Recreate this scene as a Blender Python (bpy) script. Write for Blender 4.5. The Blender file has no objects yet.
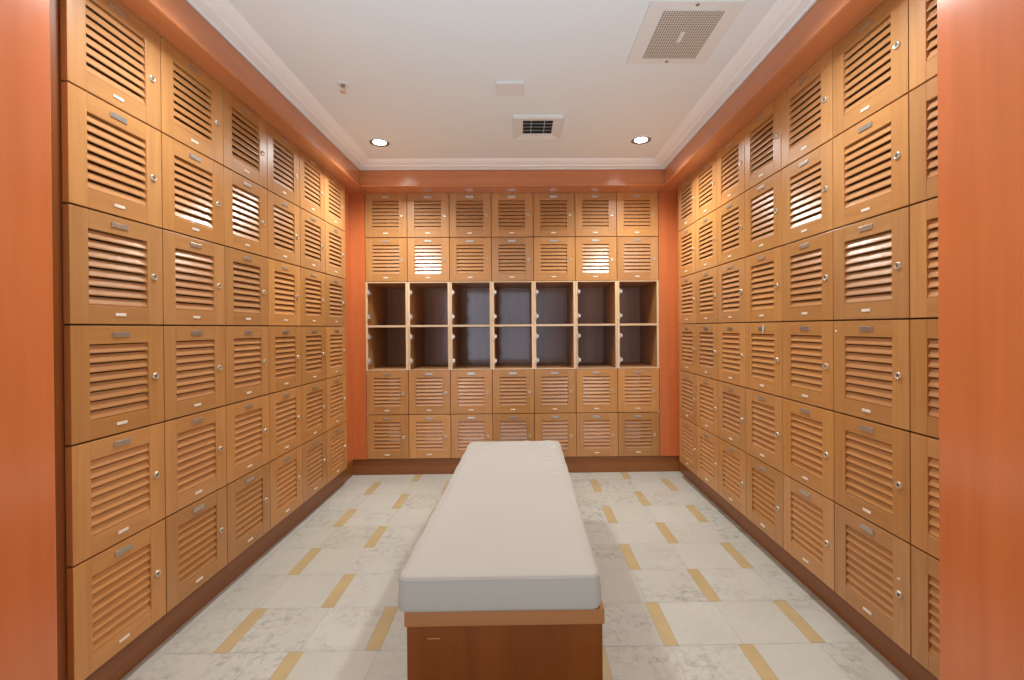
import bpy, bmesh, math, random
from mathutils import Vector, Matrix
PI = math.pi
rnd = random.Random(7)
scn = bpy.context.scene
col = scn.collection

# ------------------------------------------------------------------ measured layout (metres)
LH, LW, LD = 0.366, 0.3472, 0.55        # locker pitch high, wide; depth
Z0 = 0.1308                             # underside of the lockers
ZT = Z0 + 6 * LH                        # top of the lockers
XL, XR, YB = -1.3553, 1.2569, 3.6421      # faces of the three banks
YLF, YRF = 3.4193, 3.4886                 # far ends of the side banks
XB0 = -1.2824
RXL, RXR = -1.400, 1.314                # recessed corner fillers / toe kicks
SXL, SXR, SYB = -1.248, 1.136, 3.455    # soffit faces
ZS = 2.453                              # top of the soffit face
ZC = 2.497                              # ceiling
YJ0, YJ1, YJL = 0.86, 1.181, 1.191                   # entry opening jambs

# ------------------------------------------------------------------ materials
def mat(name):
    m = bpy.data.materials.new(name); m.use_nodes = True
    nt = m.node_tree; b = nt.nodes['Principled BSDF']
    return m, nt, b
def N(nt, t, **kw):
    n = nt.nodes.new(t)
    for k, v in kw.items(): setattr(n, k, v)
    return n
def mathn(nt, op, a, b=None, c=None):
    n = N(nt, 'ShaderNodeMath', operation=op)
    for i, v in enumerate((a, b, c)):
        if v is None: continue
        if isinstance(v, (int, float)): n.inputs[i].default_value = v
        else: nt.links.new(v, n.inputs[i])
    return n.outputs[0]
def mixc(nt, f, a, b, blend='MIX'):
    n = N(nt, 'ShaderNodeMix', data_type='RGBA', blend_type=blend)
    for i, v in ((0, f), (6, a), (7, b)):
        if isinstance(v, (int, float)): n.inputs[i].default_value = v
        elif isinstance(v, tuple): n.inputs[i].default_value = v if len(v) == 4 else (*v, 1)
        else: nt.links.new(v, n.inputs[i])
    return n.outputs[2]
def ramp(nt, f, pts):
    n = N(nt, 'ShaderNodeValToRGB'); e = n.color_ramp.elements
    while len(e) < len(pts): e.new(0.5)
    for k, (p, c) in enumerate(pts):
        e[k].position = p; e[k].color = (*c, 1) if len(c) == 3 else c
    nt.links.new(f, n.inputs[0]); return n.outputs[0]

def wood(name, base, dark, axis, rough=0.38, spec=0.5, contrast=0.6, scale=1.0, tint=True, coat=0.0, bump=0.02):
    """Wood with grain running along one local axis."""
    m, nt, b = mat(name); L = nt.links
    tc = N(nt, 'ShaderNodeTexCoord'); oi = N(nt, 'ShaderNodeObjectInfo')
    mp = N(nt, 'ShaderNodeMapping'); L.new(tc.outputs['Object'], mp.inputs['Vector'])
    off = N(nt, 'ShaderNodeCombineXYZ')
    sd = mathn(nt, 'MULTIPLY', oi.outputs['Alpha'], 37.0)
    for i in range(3): L.new(sd, off.inputs[i])
    ad = N(nt, 'ShaderNodeVectorMath', operation='ADD')
    L.new(mp.outputs[0], ad.inputs[0]); L.new(off.outputs[0], ad.inputs[1])
    s = [14.0 * scale] * 3; s['XYZ'.index(axis)] = 0.9 * scale
    mp.inputs['Scale'].default_value = s
    n1 = N(nt, 'ShaderNodeTexNoise'); n1.inputs['Scale'].default_value = 3.2; n1.inputs['Detail'].default_value = 6; n1.inputs['Distortion'].default_value = 0.35
    n2 = N(nt, 'ShaderNodeTexNoise'); n2.inputs['Scale'].default_value = 0.55; n2.inputs['Detail'].default_value = 3
    L.new(ad.outputs[0], n1.inputs['Vector']); L.new(ad.outputs[0], n2.inputs['Vector'])
    mid = tuple(base[i] * .62 + dark[i] * .38 for i in range(3))
    c = ramp(nt, n1.outputs[0], [(0.30, mid), (0.52, base), (0.75, tuple(min(1, v * 1.06) for v in base))])
    f2 = ramp(nt, n2.outputs[0], [(0.35, (0, 0, 0)), (0.7, (1, 1, 1))])
    c = mixc(nt, mathn(nt, 'MULTIPLY', f2, contrast * .55), c, tuple(dark))
    if tint: c = mixc(nt, 1.0, c, oi.outputs['Color'], 'MULTIPLY')
    L.new(c, b.inputs['Base Color'])
    b.inputs['Roughness'].default_value = rough; b.inputs['Specular IOR Level'].default_value = spec
    if coat: b.inputs['Coat Weight'].default_value = coat; b.inputs['Coat Roughness'].default_value = .22
    if bump:
        bp = N(nt, 'ShaderNodeBump'); bp.inputs['Strength'].default_value = bump; bp.inputs['Distance'].default_value = .004
        L.new(n1.outputs[0], bp.inputs['Height']); L.new(bp.outputs[0], b.inputs['Normal'])
    return m
def plain(name, c, rough=.5, metal=0.0, spec=.5, noise=0.0, nscale=20):
    m, nt, b = mat(name)
    b.inputs['Roughness'].default_value = rough; b.inputs['Metallic'].default_value = metal; b.inputs['Specular IOR Level'].default_value = spec
    tc = N(nt, 'ShaderNodeTexCoord'); n = N(nt, 'ShaderNodeTexNoise'); n.inputs['Scale'].default_value = nscale; n.inputs['Detail'].default_value = 4
    nt.links.new(tc.outputs['Object'], n.inputs['Vector'])
    cc = mixc(nt, n.outputs[0], tuple(v * (1 - noise) for v in c), tuple(min(1, v * (1 + noise)) for v in c))
    nt.links.new(cc, b.inputs['Base Color'])
    return m

HON, HOND = (0.590, 0.294, 0.102), (0.42, 0.172, 0.052)
ORG, ORGD = (0.66, 0.186, 0.058), (0.55, 0.138, 0.037)
M = {}
M['stile'] = wood('locker_oak_vertical', HON, HOND, 'Z', rough=.33, contrast=.8, coat=.18)
M['rail'] = wood('locker_oak_horizontal', tuple(v * .96 for v in HON), HOND, 'X', rough=.33, contrast=.8, coat=.18)
M['slat'] = wood('louvre_oak', (0.56, .275, .108), (.42, .185, .062), 'X', rough=.30, spec=.65, coat=.08, contrast=.3)
M['edge'] = wood('maple_edge_band', (0.80, .58, .37), (.68, .46, .27), 'Z', rough=.4, contrast=.3)
M['body'] = wood('locker_body_oak', (0.50, .26, .10), (.36, .17, .06), 'Z', rough=.45, contrast=.4)
M['backing'] = wood('cubby_back_laminate', (0.46, .29, .21), (.35, .21, .145), 'Z', rough=.12, spec=.9, contrast=.3, bump=0, tint=False)
M['orange_v'] = wood('orange_panel_vertical', ORG, ORGD, 'Z', rough=.22, contrast=.2, scale=.5, tint=False, bump=.002, coat=.6)
M['orange_x'] = wood('orange_panel_along_x', ORG, ORGD, 'X', rough=.24, contrast=.3, scale=.6, tint=False, bump=.003, coat=.25)
M['orange_y'] = wood('orange_panel_along_y', ORG, ORGD, 'Y', rough=.24, contrast=.3, scale=.6, tint=False, bump=.003, coat=.25)
M['soffit_x'] = wood('soffit_wood_along_x', (.56, .200, .078), (.46, .148, .05), 'X', rough=.24, contrast=.3, scale=.6, tint=False, bump=.003, coat=.35)
M['soffit_y'] = wood('soffit_wood_along_y', (.56, .200, .078), (.46, .148, .05), 'Y', rough=.24, contrast=.3, scale=.6, tint=False, bump=.003, coat=.35)
M['kick_x'] = wood('toe_kick_along_x', (.30, .108, .028), (.17, .056, .016), 'X', rough=.35, scale=.6, tint=False)
M['kick_y'] = wood('toe_kick_along_y', (.30, .108, .028), (.17, .056, .016), 'Y', rough=.35, scale=.6, tint=False)
M['strip_shade'] = wood('filler_strip_painted_shade', (.24, .070, .014), (.15, .04, .010), 'Z', rough=.4, scale=.6, tint=False)  # dark base colour stands in for shade between left jamb and lockers
M['bench_x'] = wood('bench_wood_horizontal', (.42, .165, .035), (.31, .10, .018), 'X', rough=.36, scale=.6, tint=False)
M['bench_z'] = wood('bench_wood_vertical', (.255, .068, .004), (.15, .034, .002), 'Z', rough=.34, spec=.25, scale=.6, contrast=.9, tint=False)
M['plate'] = plain('brushed_plate', (.60, .59, .56), .32, .85, noise=.12, nscale=90)
M['chrome'] = plain('satin_chrome', (.72, .66, .55), .32, .75)
M['keyhole'] = plain('keyhole_dark', (.16, .13, .10), .5)
M['card'] = plain('ivory_card', (.86, .80, .68), .45)
M['scuff'] = plain('pale_scuff', (.50, .32, .18), .6)
M['hinge'] = plain('hinge_metal', (.78, .75, .70), .35, .6)
M['sticker'] = plain('white_sticker', (.85, .80, .74), .5)
M['white'] = plain('ceiling_paint', (.79, .84, .865), .55, noise=.01, nscale=3)
M['trimwhite'] = plain('crown_paint', (.90, .90, .90), .4)
M['fixture'] = plain('fixture_white', (.75, .75, .74), .45)
M['darkvoid'] = plain('vent_dark', (.035, .035, .035), .7)
M['ventslat'] = plain('vent_slat_grey', (.45, .45, .44), .5)
M['reflector'] = plain('downlight_reflector', (.23, .22, .21), .3, .7)
M['screw'] = plain('screw_steel', (.28, .27, .26), .4, .8)
M['grout'] = plain('floor_grout', (.42, .38, .31), .8)
M['gold'] = plain('golden_travertine', (.50, .375, .19), .34, noise=.14, nscale=9)
M['border'] = plain('grey_border_stone', (.50, .48, .44), .4, noise=.15, nscale=7)

def lamp_mat():
    m, nt, b = mat('downlight_lens')
    b.inputs['Emission Color'].default_value = (1, .96, .9, 1); b.inputs['Emission Strength'].default_value = 12
    return m
M['lens'] = lamp_mat()

def marble():
    m, nt, b = mat('veined_marble'); L = nt.links
    at = N(nt, 'ShaderNodeAttribute', attribute_name='tile')
    sp = N(nt, 'ShaderNodeSeparateColor'); L.new(at.outputs['Color'], sp.inputs[0])
    tc = N(nt, 'ShaderNodeTexCoord')
    off = N(nt, 'ShaderNodeVectorMath', operation='MULTIPLY_ADD')
    L.new(at.outputs['Vector'], off.inputs[0]); off.inputs[1].default_value = (23, 31, 17); L.new(tc.outputs['Object'], off.inputs[2])
    v = off.outputs[0]
    w = N(nt, 'ShaderNodeTexNoise'); w.inputs['Scale'].default_value = 5; w.inputs['Detail'].default_value = 5; L.new(v, w.inputs['Vector'])
    warp = N(nt, 'ShaderNodeVectorMath', operation='MULTIPLY_ADD'); L.new(w.outputs['Color'], warp.inputs[0]); warp.inputs[1].default_value = (.30, .30, .30); L.new(v, warp.inputs[2])
    vo = N(nt, 'ShaderNodeTexVoronoi', feature='DISTANCE_TO_EDGE'); vo.inputs['Scale'].default_value = 20; L.new(warp.outputs[0], vo.inputs['Vector'])
    vein = ramp(nt, vo.outputs['Distance'], [(0.0, (.8, .8, .8)), (0.04, (.45, .45, .45)), (0.14, (0, 0, 0))])
    pm = N(nt, 'ShaderNodeTexNoise'); pm.inputs['Scale'].default_value = 6; pm.inputs['Detail'].default_value = 6; L.new(v, pm.inputs['Vector'])
    patch = ramp(nt, pm.outputs[0], [(0.36, (0, 0, 0)), (0.55, (1, 1, 1))])
    br = N(nt, 'ShaderNodeTexNoise'); br.inputs['Scale'].default_value = 28; br.inputs['Detail'].default_value = 6; L.new(v, br.inputs['Vector'])
    brk = ramp(nt, br.outputs[0], [(.40, (.08, .08, .08)), (.60, (1, 1, 1))])
    mot = ramp(nt, br.outputs[0], [(.50, (0, 0, 0)), (.72, (.45, .45, .45))])
    vv = mathn(nt, 'MAXIMUM', mathn(nt, 'MULTIPLY', vein, brk), mot)
    amt = mathn(nt, 'MULTIPLY', mathn(nt, 'MULTIPLY', vv, patch), sp.outputs[1])
    cl = N(nt, 'ShaderNodeTexNoise'); cl.inputs['Scale'].default_value = 3.5; cl.inputs['Detail'].default_value = 4; L.new(v, cl.inputs['Vector'])
    basec = mixc(nt, cl.outputs[0], (.485, .47, .395), (.575, .56, .485))
    basec = mixc(nt, sp.outputs[0], basec, mixc(nt, 1.0, basec, (1.04, 1.05, 1.08), 'MULTIPLY'))
    spk = N(nt, 'ShaderNodeTexNoise'); spk.inputs['Scale'].default_value = 60; spk.inputs['Detail'].default_value = 3; L.new(v, spk.inputs['Vector'])
    basec = mixc(nt, mathn(nt, 'MULTIPLY', ramp(nt, spk.outputs[0], [(.5, (0, 0, 0)), (.75, (1, 1, 1))]), .12), basec, (.36, .33, .28))
    c = mixc(nt, mathn(nt, 'MULTIPLY', amt, .95), basec, (.19, .178, .155))
    L.new(c, b.inputs['Base Color']); b.inputs['Roughness'].default_value = .28; b.inputs['Specular IOR Level'].default_value = .45
    return m
M['marble'] = marble()

def fabric():
    m, nt, b = mat('cream_cushion_vinyl'); L = nt.links
    tc = N(nt, 'ShaderNodeTexCoord')
    n = N(nt, 'ShaderNodeTexNoise'); n.inputs['Scale'].default_value = 3.0; n.inputs['Detail'].default_value = 4; L.new(tc.outputs['Object'], n.inputs['Vector'])
    L.new(mixc(nt, n.outputs[0], (.455, .432, .392), (.495, .472, .432)), b.inputs['Base Color'])
    f = N(nt, 'ShaderNodeTexNoise'); f.inputs['Scale'].default_value = 140; L.new(tc.outputs['Object'], f.inputs['Vector'])
    bp = N(nt, 'ShaderNodeBump'); bp.inputs['Strength'].default_value = .05; bp.inputs['Distance'].default_value = .002
    L.new(f.outputs[0], bp.inputs['Height']); L.new(bp.outputs[0], b.inputs['Normal'])
    b.inputs['Roughness'].default_value = .55; b.inputs['Specular IOR Level'].default_value = .35
    return m
M['cushion'] = fabric()
M['piping'] = plain('cushion_piping', (.50, .48, .445), .5)

def perforated():
    m, nt, b = mat('perforated_grille'); L = nt.links
    tc = N(nt, 'ShaderNodeTexCoord'); sp = N(nt, 'ShaderNodeSeparateXYZ'); L.new(tc.outputs['Object'], sp.inputs[0])
    def cell(o): 
        return mathn(nt, 'SUBTRACT', mathn(nt, 'FRACT', mathn(nt, 'MULTIPLY', o, 1 / .0105)), .5)
    d = mathn(nt, 'SQRT', mathn(nt, 'ADD', mathn(nt, 'POWER', mathn(nt, 'ABSOLUTE', cell(sp.outputs[0])), 2), mathn(nt, 'POWER', mathn(nt, 'ABSOLUTE', cell(sp.outputs[1])), 2)))
    f = mathn(nt, 'LESS_THAN', d, .33)
    L.new(mixc(nt, f, (.62, .58, .53), (.09, .075, .06)), b.inputs['Base Color']); b.inputs['Roughness'].default_value = .5
    return m
M['perf'] = perforated()

# ------------------------------------------------------------------ mesh helpers
def box(bm, x0, x1, y0, y1, z0, z1, mi=0):
    vs = [bm.verts.new((x, y, z)) for x in (x0, x1) for y in (y0, y1) for z in (z0, z1)]
    fs = [(0, 1, 3, 2), (4, 6, 7, 5), (0, 4, 5, 1), (2, 3, 7, 6), (0, 2, 6, 4), (1, 5, 7, 3)]
    out = []
    for f in fs:
        q = bm.faces.new([vs[i] for i in f]); q.material_index = mi; out.append(q)
    return out
def prism(bm, pts, axis, a0, a1, mi=0):
    """Closed profile (u, v) extruded along an axis."""
    def P(u, v, a): return {'X': (a, u, v), 'Y': (u, a, v), 'Z': (u, v, a)}[axis]
    A = [bm.verts.new(P(u, v, a0)) for u, v in pts]; B = [bm.verts.new(P(u, v, a1)) for u, v in pts]
    n = len(pts)
    for i in range(n):
        bm.faces.new((A[i], A[(i + 1) % n], B[(i + 1) % n], B[i])).material_index = mi
    bm.faces.new(A[::-1]).material_index = mi; bm.faces.new(B).material_index = mi
def lathe(bm, prof, seg=28, axis='Z', c=(0, 0, 0), mi=0):
    """Revolve (r, h) about an axis; open ends at r = 0 are closed."""
    rings = []
    def P(r, h, t):
        a, b_ = r * math.cos(t), r * math.sin(t)
        return {'Z': (c[0] + a, c[1] + b_, c[2] + h), 'Y': (c[0] + a, c[1] + h, c[2] + b_), 'X': (c[0] + h, c[1] + a, c[2] + b_)}[axis]
    for r, h in prof:
        if r < 1e-6: rings.append([bm.verts.new(P(0, h, 0))])
        else: rings.append([bm.verts.new(P(r, h, 2 * PI * k / seg)) for k in range(seg)])
    for a, b_ in zip(rings, rings[1:]):
        for k in range(seg):
            k2 = (k + 1) % seg
            if len(a) == 1 and len(b_) == 1: continue
            if len(a) == 1: f = bm.faces.new((a[0], b_[k2], b_[k]))
            elif len(b_) == 1: f = bm.faces.new((a[k], a[k2], b_[0]))
            else: f = bm.faces.new((a[k], a[k2], b_[k2], b_[k]))
            f.material_index = mi; f.smooth = True
def obj(name, bm, mats, parent=None, bevel=0, seg=2, smooth=False, loc=None):
    bmesh.ops.recalc_face_normals(bm, faces=bm.faces)
    if bevel:
        bmesh.ops.bevel(bm, geom=[e for e in bm.edges if len(e.link_faces) == 2 and e.calc_face_angle(0) > .6], offset=bevel, segments=seg, profile=.5, affect='EDGES', clamp_overlap=True)
        if smooth is None: smooth = False
    me = bpy.data.meshes.new(name); bm.to_mesh(me); bm.free()
    for m in (mats if isinstance(mats, (list, tuple)) else [mats]): me.materials.append(m)
    if smooth:
        for p in me.polygons: p.use_smooth = True
    o = bpy.data.objects.new(name, me); col.objects.link(o)
    if parent is not None: o.parent = parent
    if loc is not None: o.location = loc
    return o
def thing(name, label, cat, loc=(0, 0, 0), rotz=0, group=None):
    o = bpy.data.objects.new(name, None); col.objects.link(o); o.empty_display_size = .1
    o.location = loc; o.rotation_euler = (0, 0, rotz)
    o['label'] = label; o['category'] = cat
    if group: o['group'] = group
    return o
def tag(o, label, cat, group=None):
    o['label'] = label; o['category'] = cat
    if group: o['group'] = group
    return o
def struct(name, bm, mats, bevel=0, **kw):
    o = obj(name, bm, mats, None, bevel, **kw); o['kind'] = 'structure'; return o

# ------------------------------------------------------------------ room shell
# floor: bond of marble slabs with golden spacer strips, laid row by row
def build_floor():
    bm = bmesh.new(); ca = bm.loops.layers.float_color.new('tile')
    YF0, YF1, XF0, XF1 = .55, 3.72, RXL - .03, RXR + .03
    P, RP, SW, G = .5650, .2603, .057, .0009
    XB_ = -1.345                                             # inner edge of the grey border
    def quad(x0, x1, y0, y1, mi, c=None):
        x0, x1 = max(x0, XB_ if mi < 3 else XF0), min(x1, XF1); y0, y1 = max(y0, YF0), min(y1, YF1)
        if x1 - x0 < .004 or y1 - y0 < .004: return
        f = bm.faces.new([bm.verts.new(p) for p in ((x0 + G, y0 + G, 0), (x1 - G, y0 + G, 0), (x1 - G, y1 - G, 0), (x0 + G, y1 - G, 0))])
        f.material_index = mi
        for lp in f.loops: lp[ca] = c or (0, 0, 0, 1)
    y = 1.654 - 13 * RP; k = 1
    while y < YF1:
        x = -1.163 - 4 * P - (.2825 if k % 2 else 0)
        while x < XF1:
            quad(x, x + SW, y, y + RP, 1)
            s = x + SW + (P - SW) * .5 + rnd.uniform(-.02, .02)
            for a, b_ in ((x + SW, s), (s, x + P)):
                quad(a, b_, y, y + RP, 0, (rnd.random(), rnd.choice([.12, .3, .5, .75, .95]), rnd.random(), 1))
            x += P
        y += RP; k += 1
    yy = YF0
    while yy < YF1:
        quad(XF0, XB_, yy, yy + .61, 3); yy += .61
    for f in box(bm, XF0, XF1, YF0, YF1, -.05, -.0008, 2):
        for lp in f.loops: lp[ca] = (0, 0, 0, 1)
    me = bpy.data.meshes.new('floor'); bm.normal_update(); bm.to_mesh(me); bm.free()
    for n in ('marble', 'gold', 'grout', 'border'): me.materials.append(M[n])
    o = bpy.data.objects.new('floor', me); col.objects.link(o); o['kind'] = 'structure'
build_floor()

bm = bmesh.new(); box(bm, -2.1, 2.0, YJ0, 4.35, ZC, ZC + .08); struct('ceiling', bm, M['white'])
bm = bmesh.new(); box(bm, -2.08, -2.0, YJL, 4.35, 0, ZC); struct('wall_left', bm, M['white'])
bm = bmesh.new(); box(bm, 1.84, 1.92, YJ1, 4.35, 0, ZC); struct('wall_right', bm, M['white'])
bm = bmesh.new(); box(bm, -2.0, 1.84, 4.28, 4.35, 0, ZC); struct('wall_back', bm, M['white'])
# entry wall: two orange jambs and the header over the opening behind the camera's picture edge
bm = bmesh.new(); box(bm, -2.08, SXL, YJ0, YJL, 0, ZC); struct('wall_entry_left', bm, M['orange_v'], bevel=.004, seg=3)
bm = bmesh.new(); box(bm, XR - .008, 1.92, YJ0, 1.05, 0, ZC); struct('wall_entry_right', bm, M['orange_v'])
bm = bmesh.new(); box(bm, SXR, XR - .0085, YJ0, YJ1, 0, ZC); struct('trim_7', bm, M['orange_v'])
bm = bmesh.new(); box(bm, SXL, SXR, YJ0, YJ1, ZT + .02, ZC); struct('wall_entry_header', bm, M['orange_x'])

bm = bmesh.new(); box(bm, XL - .05, XL - .020, YJL + .001, YLF - 6 * LW - .0006, .002, ZT); struct('trim_8', bm, M['strip_shade'])
# soffit: three boxed runs above the lockers, each with a small ogee lip along the lower edge
def soffit(name, axis, face, back, a0, a1, s, m):
    zb = ZT - .004
    pts = [(back, zb), (face + s * .004, zb), (face, zb + .005), (face, zb + .012), (face + s * .004, zb + .017), (face + s * .004, ZS - .006), (face + s * .012, ZS - .006), (face + s * .012, ZC), (back, ZC)]
    bm = bmesh.new(); prism(bm, pts, axis, a0, a1); return struct(name, bm, m)
soffit('trim_1', 'Y', SXL, XL + .001, YJL + .001, YB - .002, -1, M['soffit_y'])
soffit('trim_2', 'Y', SXR, XR - .001, YJ1 + .001, YB - .002, 1, M['soffit_y'])
soffit('trim_3', 'X', SYB, YB - .002, SXL - .012, SXR + .012, 1, M['soffit_x'])
# white crown moulding with its own stepped profile, mitred round the tray
def crown():
    prof = [(-.006, ZS - .002), (.005, ZS - .002), (.009, ZS + .003), (.046, ZS + .009), (.050, ZS + .016), (.072, ZS + .021), (.098, ZS + .033), (.112, ZS + .044), (.112, ZC), (-.006, ZC)]
    bm = bmesh.new(); rings = []
    for (cx, cy, dx, dy) in ((SXL, YJ1, 1, 0), (SXL, SYB, 1, -1), (SXR, SYB, -1, -1), (SXR, YJ1, -1, 0)):
        rings.append([bm.verts.new((cx + dx * o_, cy + dy * o_, z)) for o_, z in prof])
    n = len(prof)
    for a, b_ in zip(rings, rings[1:]):
        for i in range(n): bm.faces.new((a[i], a[(i + 1) % n], b_[(i + 1) % n], b_[i]))
    bm.faces.new(rings[0]); bm.faces.new(rings[-1][::-1])
    return struct('trim_4', bm, M['trimwhite'])
crown()
# corner fillers and toe kicks
bm = bmesh.new(); box(bm, RXL, XB0 - .002, YB, YB + .02, Z0, ZT); box(bm, RXL - .02, RXL, YLF + .004, YB + .02, 0.002, ZT); box(bm, RXL - .02, XL + .002, YLF + .004, YB + .02, ZT, ZT + .02); struct('trim_5', bm, M['orange_v'])
bm = bmesh.new(); box(bm, XB0 + 7 * LW + .002, RXR, YB, YB + .02, Z0, ZT); box(bm, RXR, RXR + .02, YRF + .004, YB + .02, 0.002, ZT); box(bm, XR - .002, RXR + .02, YRF + .004, YB + .02, ZT, ZT + .02); struct('trim_6', bm, M['orange_v'])
bm = bmesh.new(); box(bm, RXL - .02, RXL + .003, YJL + .003, YLF + .003, .001, Z0 - .002); box(bm, RXL, RXL + .003, YLF + .003, YB + .020, .001, Z0 - .002); struct('baseboard_left', bm, M['kick_y'])
bm = bmesh.new(); box(bm, RXR - .003, RXR + .02, YJ1, YRF + .003, .001, Z0 - .002); box(bm, RXR - .003, RXR, YRF + .003, YB + .020, .001, Z0 - .002); struct('baseboard_right', bm, M['kick_y'])
bm = bmesh.new(); box(bm, RXL + .003, RXR - .003, YB + .012, YB + .022, .001, Z0 - .001); box(bm, RXL + .003, RXR - .003, YB + .001, YB + .0118, .001, Z0 - .062); struct('baseboard_back', bm, M['kick_x'], bevel=.001)

# ------------------------------------------------------------------ lockers
W, H = LW, LH
OX0, OX1, OZ0, OZ1 = .061, .279, .063, .304                  # louvre opening in the door
def mesh_door():
    bm = bmesh.new(); g = .0022; gz = .0030; t = .021
    box(bm, g, OX0, 0, t, gz, H - gz, 0); box(bm, OX1, W - g, 0, t, gz, H - gz, 0)
    box(bm, OX0, OX1, .0003, t, gz, OZ0, 1); box(bm, OX0, OX1, .0003, t, OZ1, H - gz, 1)
    return bm
def mesh_louvre():
    bm = bmesh.new(); n = 8; p = (OZ1 - OZ0) / n
    for i in range(n):
        zb = OZ0 + i * p + .001                              # slat: outer edge low, inner edge high
        y0, y1, rise = .0025, .0150, .0262
        pts = [(y0, zb + .0012), (y0 + .0012, zb), (y0 + .0048, zb + .0006), (y1, zb + rise - .007), (y1, zb + rise - .001), (y1 - .001, zb + rise), (y1 - .0035, zb + rise - .0008), (y0, zb + .0042)]
        prism(bm, pts, 'X', OX0 + .0002, OX1 - .0002)
    return bm
def mesh_body(open_front):
    bm = bmesh.new(); s, h, c = .0175, .008, .0006
    y0 = 0.0008 if open_front else .034
    box(bm, c, s, y0, LD, c, H - c, 0); box(bm, W - s, W - c, y0, LD, c, H - c, 0)
    box(bm, s, W - s, y0 + .001, LD, c, h, 0); box(bm, s, W - s, y0 + .001, LD, H - h, H - c, 0)
    return bm
def mesh_edge():
    bm = bmesh.new(); s, h, c = .0176, .0081, .0006
    box(bm, c, s, -.0008, .0006, c, H - c); box(bm, W - s, W - c, -.0008, .0006, c, H - c)
    box(bm, s, W - s, -.0008, .0006, c, h); box(bm, s, W - s, -.0008, .0006, H - h, H - c); return bm
def mesh_back():
    bm = bmesh.new(); box(bm, .0175, W - .0175, LD - .014, LD - .006, .008, H - .008); return bm
def mesh_plate():
    bm = bmesh.new(); box(bm, .169 - .031, .169 + .031, -.0032, .0, H - .041, H - .0235); return bm
def mesh_card():
    bm = bmesh.new(); box(bm, .169 - .0195, .169 + .0195, -.0022, .0, .0295, .0395); return bm
LX, LZ = .3055, .178
def mesh_lock():
    bm = bmesh.new()
    lathe(bm, [(.0124, .0), (.0124, -.0035), (.0112, -.0055), (.0096, -.0062), (.0088, -.0050), (.0078, -.0046), (0, -.0046)], 24, 'Y', (LX, 0, LZ), 0)
    return bm
def mesh_keyhole():
    bm = bmesh.new()
    box(bm, LX - .0013, LX + .0013, -.0058, -.0046, LZ - .0055, LZ + .0055); box(bm, LX - .0045, LX + .0045, -.0054, -.0046, LZ - .0016, LZ + .0016)
    return bm

def make_closed():
    t = thing('locker', 'x', 'locker')
    obj('body', mesh_body(False), M['body'], t)
    d = obj('door', mesh_door(), [M['stile'], M['rail']], t, bevel=.0012, seg=2)
    obj('louvre_panel', mesh_louvre(), M['slat'], d)
    o = obj('number_plate', mesh_plate(), M['plate'], d, bevel=.0012, seg=2); o['label'] = 'small brushed metal number plate'
    o = obj('card_strip', mesh_card(), M['card'], d, bevel=.0006, seg=1); o['label'] = 'small ivory name strip'
    k = obj('cam_lock', mesh_lock(), [M['chrome']], d); k['label'] = 'round chrome cam lock'
    # the key slot is inlaid in the lock face
    bmk = bmesh.new(); bmk.from_mesh(k.data); kb = mesh_keyhole(); tmp = bpy.data.meshes.new('t'); kb.to_mesh(tmp); kb.free()
    n0 = len(bmk.faces); bmk.from_mesh(tmp); bmk.faces.ensure_lookup_table()
    for f in bmk.faces[n0:]: f.material_index = 1
    bmk.to_mesh(k.data); bmk.free(); k.data.materials.append(M['keyhole']); bpy.data.meshes.remove(tmp)
    return t
def make_open():
    t = thing('open_locker', 'x', 'locker')
    obj('body', mesh_body(True), M['body'], t, bevel=.0008, seg=1)
    obj('back_panel', mesh_back(), M['backing'], t)
    o = obj('edge_band', mesh_edge(), M['edge'], t); o['label'] = 'pale maple edging round the opening'
    for z in (.075, .275):
        bm = bmesh.new()
        box(bm, .0175, .0225, -.006, .052, z - .027, z + .027)
        box(bm, .0195, .0385, -.018, .030, z - .012, z + .014)
        box(bm, .0215, .0275, .030, .048, z - .007, z + .007)
        for s in (-1, 1): lathe(bm, [(0, .0), (.0045, 0), (.0045, .003), (0, .003)], 12, 'X', (.0215, .012, z + s * .0175))
        h_ = obj('hinge', bm, M['hinge'], t, bevel=.0015, seg=1); h_['label'] = 'bare metal cup hinge left without a door'
    return t
def dup(root, loc, rz, label, group, colr):
    r = root.copy(); col.objects.link(r); place(r, loc, rz, label, group)
    for ch in list(root.children):
        c = ch.copy(); col.objects.link(c); c.parent = r; c.color = colr
        for gch in ch.children:
            d = gch.copy(); col.objects.link(d); d.parent = c; d.color = colr
    return r
def place(r, loc, rz, label, group):
    r.location = loc; r.rotation_euler = (0, 0, rz); r['label'] = label; r['group'] = group
def tint():
    v = rnd.uniform(.84, 1.10); w = rnd.uniform(-.06, .08)
    return (v * (1 + w * .4), v, v * (1 - w * 1.6), rnd.random())
ROW = ['bottom row', 'second row up', 'third row up', 'fourth row up', 'second row down', 'top row']
ORD = ['first', 'second', 'third', 'fourth', 'fifth', 'sixth', 'seventh']
proto = {'closed': make_closed(), 'open': make_open()}
used = set()
def locker(kind, loc, rz, label, group):
    c = tint(); p = proto[kind]
    if kind not in used:
        used.add(kind); place(p, loc, rz, label, group)
        for ch in p.children:
            ch.color = c
            for g_ in ch.children: g_.color = c
        return p
    return dup(p, loc, rz, label, group, c)
odd = {}
for c in range(6):                                           # left bank, first column nearest the entry
    for r in range(6):
        y0 = YLF - (6 - c) * LW
        o = locker('closed', (XL, y0, Z0 + r * LH), PI / 2, 'honey oak louvred locker on left wall, %s, %s column from the entry' % (ROW[r], ORD[c]), 'louvred lockers on the left wall')
        odd['L', c, r] = o
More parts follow.
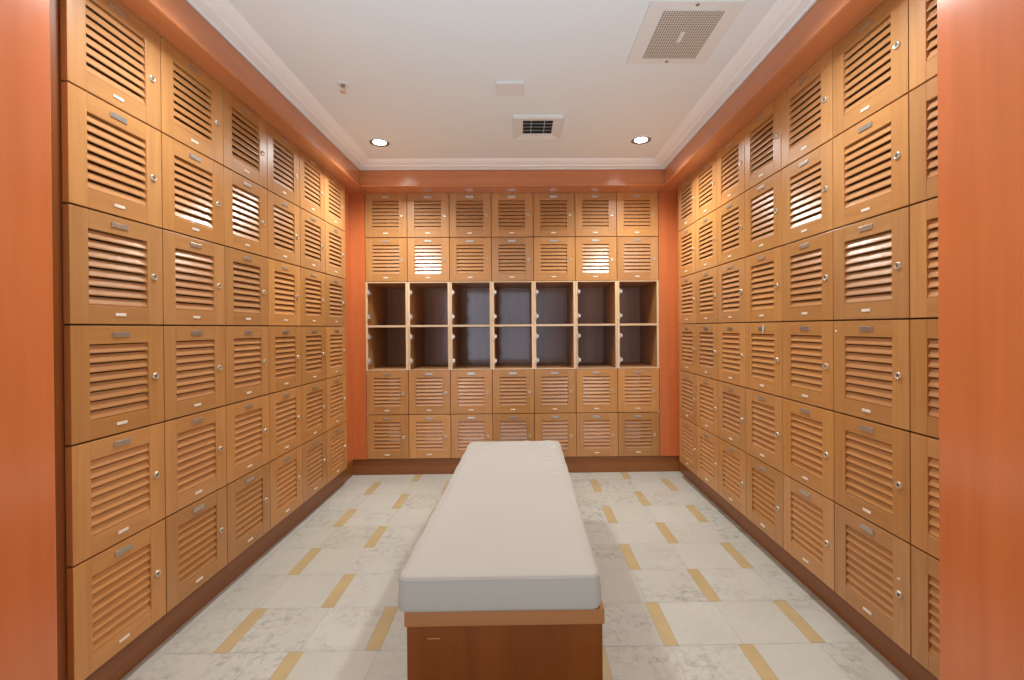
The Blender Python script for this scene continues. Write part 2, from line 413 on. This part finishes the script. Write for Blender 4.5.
for c in range(7):                                           # right bank, first column next to the far corner
    for r in range(6):
        o = locker('closed', (XR, YRF - c * LW, Z0 + r * LH), -PI / 2, 'honey oak louvred locker on right wall, %s, %s column from the far corner' % (ROW[r], ORD[c]), 'louvred lockers on the right wall')
        odd['R', c, r] = o
for c in range(7):                                           # back bank
    for r in range(6):
        loc = (XB0 + c * LW, YB, Z0 + r * LH)
        if r in (2, 3):
            locker('open', loc, 0, 'doorless open locker in %s row of the back wall, %s from its left end' % ('lower open' if r == 2 else 'upper open', ORD[c]), 'open doorless lockers in the back wall')
        else:
            odd['B', c, r] = locker('closed', loc, 0, 'honey oak louvred locker on back wall, %s, %s column from the left corner' % (ROW[r], ORD[c]), 'louvred lockers on the back wall')
def door_of(o): return [c for c in o.children if c.name.startswith('door')][0]
# small one-off marks: a strip of white tape on one door, a white dot on another
bm = bmesh.new(); box(bm, .182, .190, -.0042, -.0032, H - .058, H - .014); o = obj('tape_strip', bm, M['sticker'], door_of(odd['R', 3, 2]), bevel=.0004, seg=1); o['label'] = 'white upright strip of tape beside the number plate'
bm = bmesh.new(); lathe(bm, [(.0045, 0), (.0045, -.0012), (0, -.0016)], 14, 'Y', (.016, 0, H - .043)); o = obj('bumper_dot', bm, M['sticker'], door_of(odd['R', 5, 2])); o['label'] = 'small white dot near the door corner'
bm = bmesh.new(); lathe(bm, [(.0045, 0), (.0045, -.0012), (0, -.0016)], 14, 'Y', (LX - .002, 0, LZ + .05)); o = obj('bumper_dot', bm, M['sticker'], door_of(odd['R', 5, 0])); o['label'] = 'small pale dot above the lock'

# ------------------------------------------------------------------ bench and cushion
BX0, BX1, BY0, BY1, BZ = -.345, .237, 1.272, 2.785, .389
b = thing('bench', 'orange-brown wooden bench base under the long white cushion', 'bench', ((BX0 + BX1) / 2, (BY0 + BY1) / 2, 0))
hx, hy = (BX1 - BX0) / 2, (BY1 - BY0) / 2
bm = bmesh.new(); box(bm, -hx + .005, hx - .005, -hy + .010, -hy + .030, .002, BZ - .045); obj('front_panel', bm, M['bench_z'], b, bevel=.0015)
bm = bmesh.new(); box(bm, -hx + .005, hx - .005, hy - .030, hy - .010, .002, BZ - .045); obj('back_panel', bm, M['bench_z'], b, bevel=.0015)
for s in (-1, 1):
    bm = bmesh.new(); xs = sorted((s * (hx - .005), s * (hx - .025))); box(bm, xs[0], xs[1], -hy + .0305, hy - .0305, .002, BZ - .045); obj('side_panel', bm, M['bench_z'], b, bevel=.0015)
bm = bmesh.new(); box(bm, -hx, hx, -hy, hy, BZ - .0448, BZ); obj('top_board', bm, M['bench_x'], b, bevel=.003, seg=3)
bm = bmesh.new(); box(bm, -hx + .065, -hx + .102, -hy + .0094, -hy + .0100, BZ - .0865, BZ - .0840); o = obj('scuff_mark', bm, M['scuff'], b); o['label'] = 'thin pale scratch on the end panel'

def make_cushion():
    """Boxed foam pad in a fitted cover: rounded plan corners, soft crown, puckers near the far end."""
    cx0, cx1, cy0, cy1, z0, th = BX0 - .019, BX1 - .012, BY0 - .006, BY1 + .006, BZ + .001, .092
    w2, l2 = (cx1 - cx0) / 2, (cy1 - cy0) / 2
    bm = bmesh.new(); rc = .030
    def outline(inset, n=8):
        pts = []
        ax, ay, r = w2 - inset, l2 - inset, max(rc - inset * .6, .006)
        for sx, sy, a0 in ((1, 1, 0), (-1, 1, PI / 2), (-1, -1, PI), (1, -1, 1.5 * PI)):
            for k in range(n + 1):
                t = a0 + (PI / 2) * k / n
                pts.append((sx * (ax - r) + r * math.cos(t), sy * (ay - r) + r * math.sin(t)))
            # subdivide the straight run to the next corner
            nx_, ny_ = {(1, 1): (-1, 1), (-1, 1): (-1, -1), (-1, -1): (1, -1), (1, -1): (1, 1)}[(sx, sy)]
            p0 = pts[-1]; t = a0 + PI / 2
            p1 = (nx_ * (ax - r) + r * math.cos(t), ny_ * (ay - r) + r * math.sin(t))
            m_ = 44 if abs(p1[0] - p0[0]) > abs(p1[1] - p0[1]) else 70
            for k in range(1, m_): pts.append((p0[0] + (p1[0] - p0[0]) * k / m_, p0[1] + (p1[1] - p0[1]) * k / m_))
        return pts
    def wob(x, y, h):
        return .0022 * math.sin(x * 17 + y * 5) * math.sin(h * 40) + .0012 * math.sin(y * 31)
    prof = [(.008, 0), (-.001, .003), (-.0035, .012), (-.003, .032), (-.002, .055), (-.0005, .080), (.0005, .0905), (.003, .0965), (.009, .1000), (.03, .1015)]
    rings = []
    for ins, h in prof:
        rings.append([])
        for x, y in outline(ins):
            dz = 0
            if h == 0 or h == .002: dz = .0025 * math.sin(x * 13 + 1.0) * math.exp(-abs(y + l2) * 9) + .002
            k = 1 + wob(x, y, h) / .3
            rings[-1].append(bm.verts.new((x * k, y, h + dz)))
    n = len(rings[0])
    for a, b_ in zip(rings, rings[1:]):
        for i in range(n): bm.faces.new((a[i], a[(i + 1) % n], b_[(i + 1) % n], b_[i]))
    bm.faces.new(rings[0][::-1])
    # top surface: a grid of concentric outlines rising to a slight crown
    last = rings[-1]
    def topz(x, y):
        u, v = x / w2, y / l2
        z = .1015 + .005 * (1 - u * u) * (1 - v ** 6)
        e = math.exp(-((l2 - y) / .20) ** 2)                  # puckers fan out from the far right corner
        d = (x - w2) + .9 * (y - l2)
        z += .0105 * e * math.sin((x * .8 - y * 1.0) * 55) * (0.35 + .65 / (1 + math.exp(-(u + .1) * 12)))
        z -= .010 * math.exp(-((l2 - y) / .03) ** 2) * math.exp(-((x + .02) / .09) ** 2)
        r = max(0, 1 - abs(u - .97) * 1.8) * math.exp(-((y - .45) / .35) ** 2)
        z += .0060 * r * math.sin(y * 78 + x * 14)
        return z
    for j in range(1, 64):
        s = 1 - j / 64
        ring = []
        for i, (x, y) in enumerate(outline(.03)):
            X, Y = x * s, y * s
            ring.append(bm.verts.new((X, Y, topz(X, Y))))
        rings.append(ring)
    for a, b_ in zip(rings[len(prof) - 1:], rings[len(prof):]):
        for i in range(n): bm.faces.new((a[i], a[(i + 1) % n], b_[(i + 1) % n], b_[i]))
    bm.faces.new(rings[-1])
    def taper(v):
        t_ = (v.y + l2) / (2 * l2); lo = -w2 + .034 * t_; hi = w2 + .013 * t_; v.x = lo + (v.x + w2) / (2 * w2) * (hi - lo)
    for v in bm.verts: taper(v.co)
    o = obj('bench_cushion', bm, M['cushion'], None, smooth=True, loc=((cx0 + cx1) / 2, (cy0 + cy1) / 2, z0))
    tag(o, 'long white padded cushion lying on the wooden bench', 'cushion')
    # welted seam round the top edge
    bm = bmesh.new(); pts = outline(.0012); m_ = len(pts); R_ = .0017; rr = []
    for i, (x, y) in enumerate(pts):
        p0, p1 = pts[i - 1], pts[(i + 1) % m_]; tx, ty = p1[0] - p0[0], p1[1] - p0[1]; l = math.hypot(tx, ty) or 1; nx_, ny_ = ty / l, -tx / l
        k = 1 + wob(x, y, .087) / .3
        rr.append([bm.verts.new((x * k + nx_ * R_ * math.cos(a), y + ny_ * R_ * math.cos(a), 0.0930 + R_ * math.sin(a))) for a in [2 * PI * q / 6 for q in range(6)]])
    for i in range(m_):
        a, b_ = rr[i], rr[(i + 1) % m_]
        for q in range(6): bm.faces.new((a[q], a[(q + 1) % 6], b_[(q + 1) % 6], b_[q]))
    for v in bm.verts: taper(v.co)
    obj('piping', bm, M['piping'], o, smooth=True)
make_cushion()

# ------------------------------------------------------------------ ceiling fittings
def downlight(x, y, label, watts):
    t = thing('downlight', label, 'ceiling light', (x, y, ZC), 0, 'recessed downlights in the ceiling')
    bm = bmesh.new(); lathe(bm, [(.074, 0), (.074, -.003), (.070, -.005), (.066, -.004), (.066, 0)], 40); obj('trim_ring', bm, M['fixture'], t)
    bm = bmesh.new(); lathe(bm, [(.0655, 0), (.0655, -.004), (.044, -.0015), (.044, 0)], 40); obj('reflector', bm, M['reflector'], t)
    bm = bmesh.new(); lathe(bm, [(.0435, 0), (.0435, -.0016), (.03, -.003), (0, -.0036)], 40); obj('lens', bm, M['lens'], t)
    ld = bpy.data.lights.new('downlight_lamp', 'SPOT'); ld.energy = watts; ld.spot_size = math.radians(150); ld.spot_blend = .9; ld.shadow_soft_size = .09; ld.color = (.95, .985, .98)
    lo = bpy.data.objects.new('downlight_lamp', ld); col.objects.link(lo); lo.location = (0, 0, -.012); lo.parent = t
downlight(-.969, 3.054, 'round recessed downlight in the ceiling above the left lockers', 108)
downlight(.836, 3.022, 'round recessed downlight in the ceiling above the right lockers', 108)
downlight(-.969, 1.55, 'added unseen downlight near the entry, left side', 62)  # front pair is out of view, assumed and added for light
downlight(.836, 1.55, 'added unseen downlight near the entry, right side', 62)

t = thing('air_vent', 'square white air vent with dark slats set in the ceiling', 'vent', (.115, 2.824, ZC))
bm = bmesh.new(); a, i_ = .157, .094
lathe_pts = [(a, 0), (a, -.012), (a - .012, -.018), (i_ + .008, -.006), (i_, -.004), (i_, 0)]
rings = []
for sx, sy in ((1, 1), (-1, 1), (-1, -1), (1, -1)): rings.append([bm.verts.new((sx * r, sy * r, z)) for r, z in lathe_pts])
for k in range(4):
    A, B = rings[k], rings[(k + 1) % 4]
    for q in range(len(A)): bm.faces.new((A[q], A[(q + 1) % len(A)], B[(q + 1) % len(A)], B[q]))
obj('vent_frame', bm, M['fixture'], t)
bm = bmesh.new(); box(bm, -i_, i_, -i_, i_, -.0012, -.0002); obj('duct_backing', bm, M['darkvoid'], t)
for k in range(4):
    bm = bmesh.new(); y = -i_ + .03 + k * .046
    prism(bm, [(y - .012, -.0125), (y - .010, -.014), (y + .012, -.004), (y + .010, -.0022)], 'X', -i_ + .001, i_ - .001); obj('slat', bm, M['ventslat'], t)
bm = bmesh.new()
for x in (-.042, .042): box(bm, x - .003, x + .003, -i_ + .001, i_ - .001, -.0035, -.0014)
obj('crossbar', bm, M['ventslat'], t)

bm = bmesh.new(); box(bm, -.073, .073, -.065, .065, -.012, 0)
tag(obj('ceiling_plate', bm, M['fixture'], None, bevel=.003, seg=3, loc=(-.050, 2.361, ZC)), 'blank white plate on the ceiling nearer the entry than the vent', 'plate')

t = thing('exhaust_grille', 'large square perforated grille in a white plate on the ceiling', 'grille', (.713, 1.932, ZC))
bm = bmesh.new(); box(bm, -.192, .192, -.205, .205, -.006, 0); obj('mounting_plate', bm, M['fixture'], t, bevel=.002)
bm = bmesh.new(); box(bm, -.125, .125, -.157, .157, -.0105, -.0062); obj('perforated_panel', bm, M['perf'], t, bevel=.0015)
bm = bmesh.new(); box(bm, -.008, .008, -.034, .034, -.0135, -.0107); obj('center_badge', bm, M['fixture'], t, bevel=.001)
for x, y in ((0.0, .187), (0.0, -.187)):
    bm = bmesh.new(); lathe(bm, [(.008, 0), (.008, -.002), (.005, -.0035), (0, -.0035)], 14, 'Z', (x, y, -.0062)); obj('screw', bm, M['screw'], t)

t = thing('sprinkler', 'small fire sprinkler head hanging from the ceiling at left', 'sprinkler', (-.926, 2.325, ZC))
bm = bmesh.new(); lathe(bm, [(.030, 0), (.029, -.003), (.016, -.006), (.010, -.006), (.010, 0)], 28); obj('escutcheon', bm, M['fixture'], t)
bm = bmesh.new(); lathe(bm, [(.0095, -.001), (.0095, -.014), (.006, -.017), (0, -.017)], 16); obj('nozzle', bm, M['screw'], t)
for s in (-1, 1):
    bm = bmesh.new(); prism(bm, [(s * .0085, -.012), (s * .0115, -.012), (s * .0125, -.026), (s * .004, -.040), (s * .002, -.038), (s * .0095, -.026)], 'Y', -.002, .002); obj('yoke_arm', bm, M['chrome'], t)
bm = bmesh.new(); lathe(bm, [(0, -.0385), (.004, -.040), (.015, -.041), (.015, -.0425), (0, -.0435)], 20); obj('deflector', bm, M['chrome'], t)

# ------------------------------------------------------------------ world light standing in for the lobby, with added fill from below
w = bpy.data.worlds.new('lobby_fill_light'); scn.world = w; w.use_nodes = True; nt = w.node_tree
bg = nt.nodes['Background']
tc = N(nt, 'ShaderNodeTexCoord'); sp = N(nt, 'ShaderNodeSeparateXYZ'); nt.links.new(tc.outputs['Generated'], sp.inputs[0])
u = mathn(nt, 'DIVIDE', sp.outputs[0], mathn(nt, 'MAXIMUM', mathn(nt, 'MULTIPLY', sp.outputs[1], -1.0), .05))
WS = .5
cr = ramp(nt, mathn(nt, 'MULTIPLY_ADD', u, .5, .5), [(0.0, (1.05, .80, .60)), (.34, (.6, .52, .48)), (.385, (.9, 1.0, 1.2)), (.40, (3.4, 3.8, 4.5)), (.44, (3.2, 3.6, 4.4)), (.455, (2.2, 2.5, 3.1)), (.51, (2.0, 2.3, 2.8)), (.55, (.3, .24, .20)), (.62, (.28, .22, .18)), (.70, (1.05, .80, .60)), (1.0, (1.05, .80, .60))])
low = mathn(nt, 'LESS_THAN', sp.outputs[2], -.3)  # lower part made bright and cool, added fill to lift the ceiling
nt.links.new(mixc(nt, low, cr, (3.5, 4.2, 4.65)), bg.inputs[0]); bg.inputs[1].default_value = WS

# ------------------------------------------------------------------ camera
cam = bpy.data.cameras.new('camera'); co = bpy.data.objects.new('camera', cam); col.objects.link(co)
pi_, ya, ro = -.0038, .0130, -.0075
f = Vector((math.sin(ya) * math.cos(pi_), math.cos(ya) * math.cos(pi_), math.sin(pi_))); r = Vector((math.cos(ya), -math.sin(ya), 0)); u_ = r.cross(f)
r2 = r * math.cos(ro) + u_ * math.sin(ro); u2 = -r * math.sin(ro) + u_ * math.cos(ro)
co.matrix_world = Matrix(((r2.x, u2.x, -f.x, 0), (r2.y, u2.y, -f.y, 0), (r2.z, u2.z, -f.z, 1.2096), (0, 0, 0, 1)))
cam.sensor_width = 36; cam.lens = 439.219 / 1024 * 36; cam.shift_x = (512 - 526.8375) / 1024; cam.shift_y = (329.2597 - 340) / 1024
cam.clip_start = .02
scn.camera = co
vs = scn.view_settings; vs.view_transform = 'Standard'; vs.look = 'None'; vs.gamma = 1; vs.use_curve_mapping = False; vs.exposure = .13
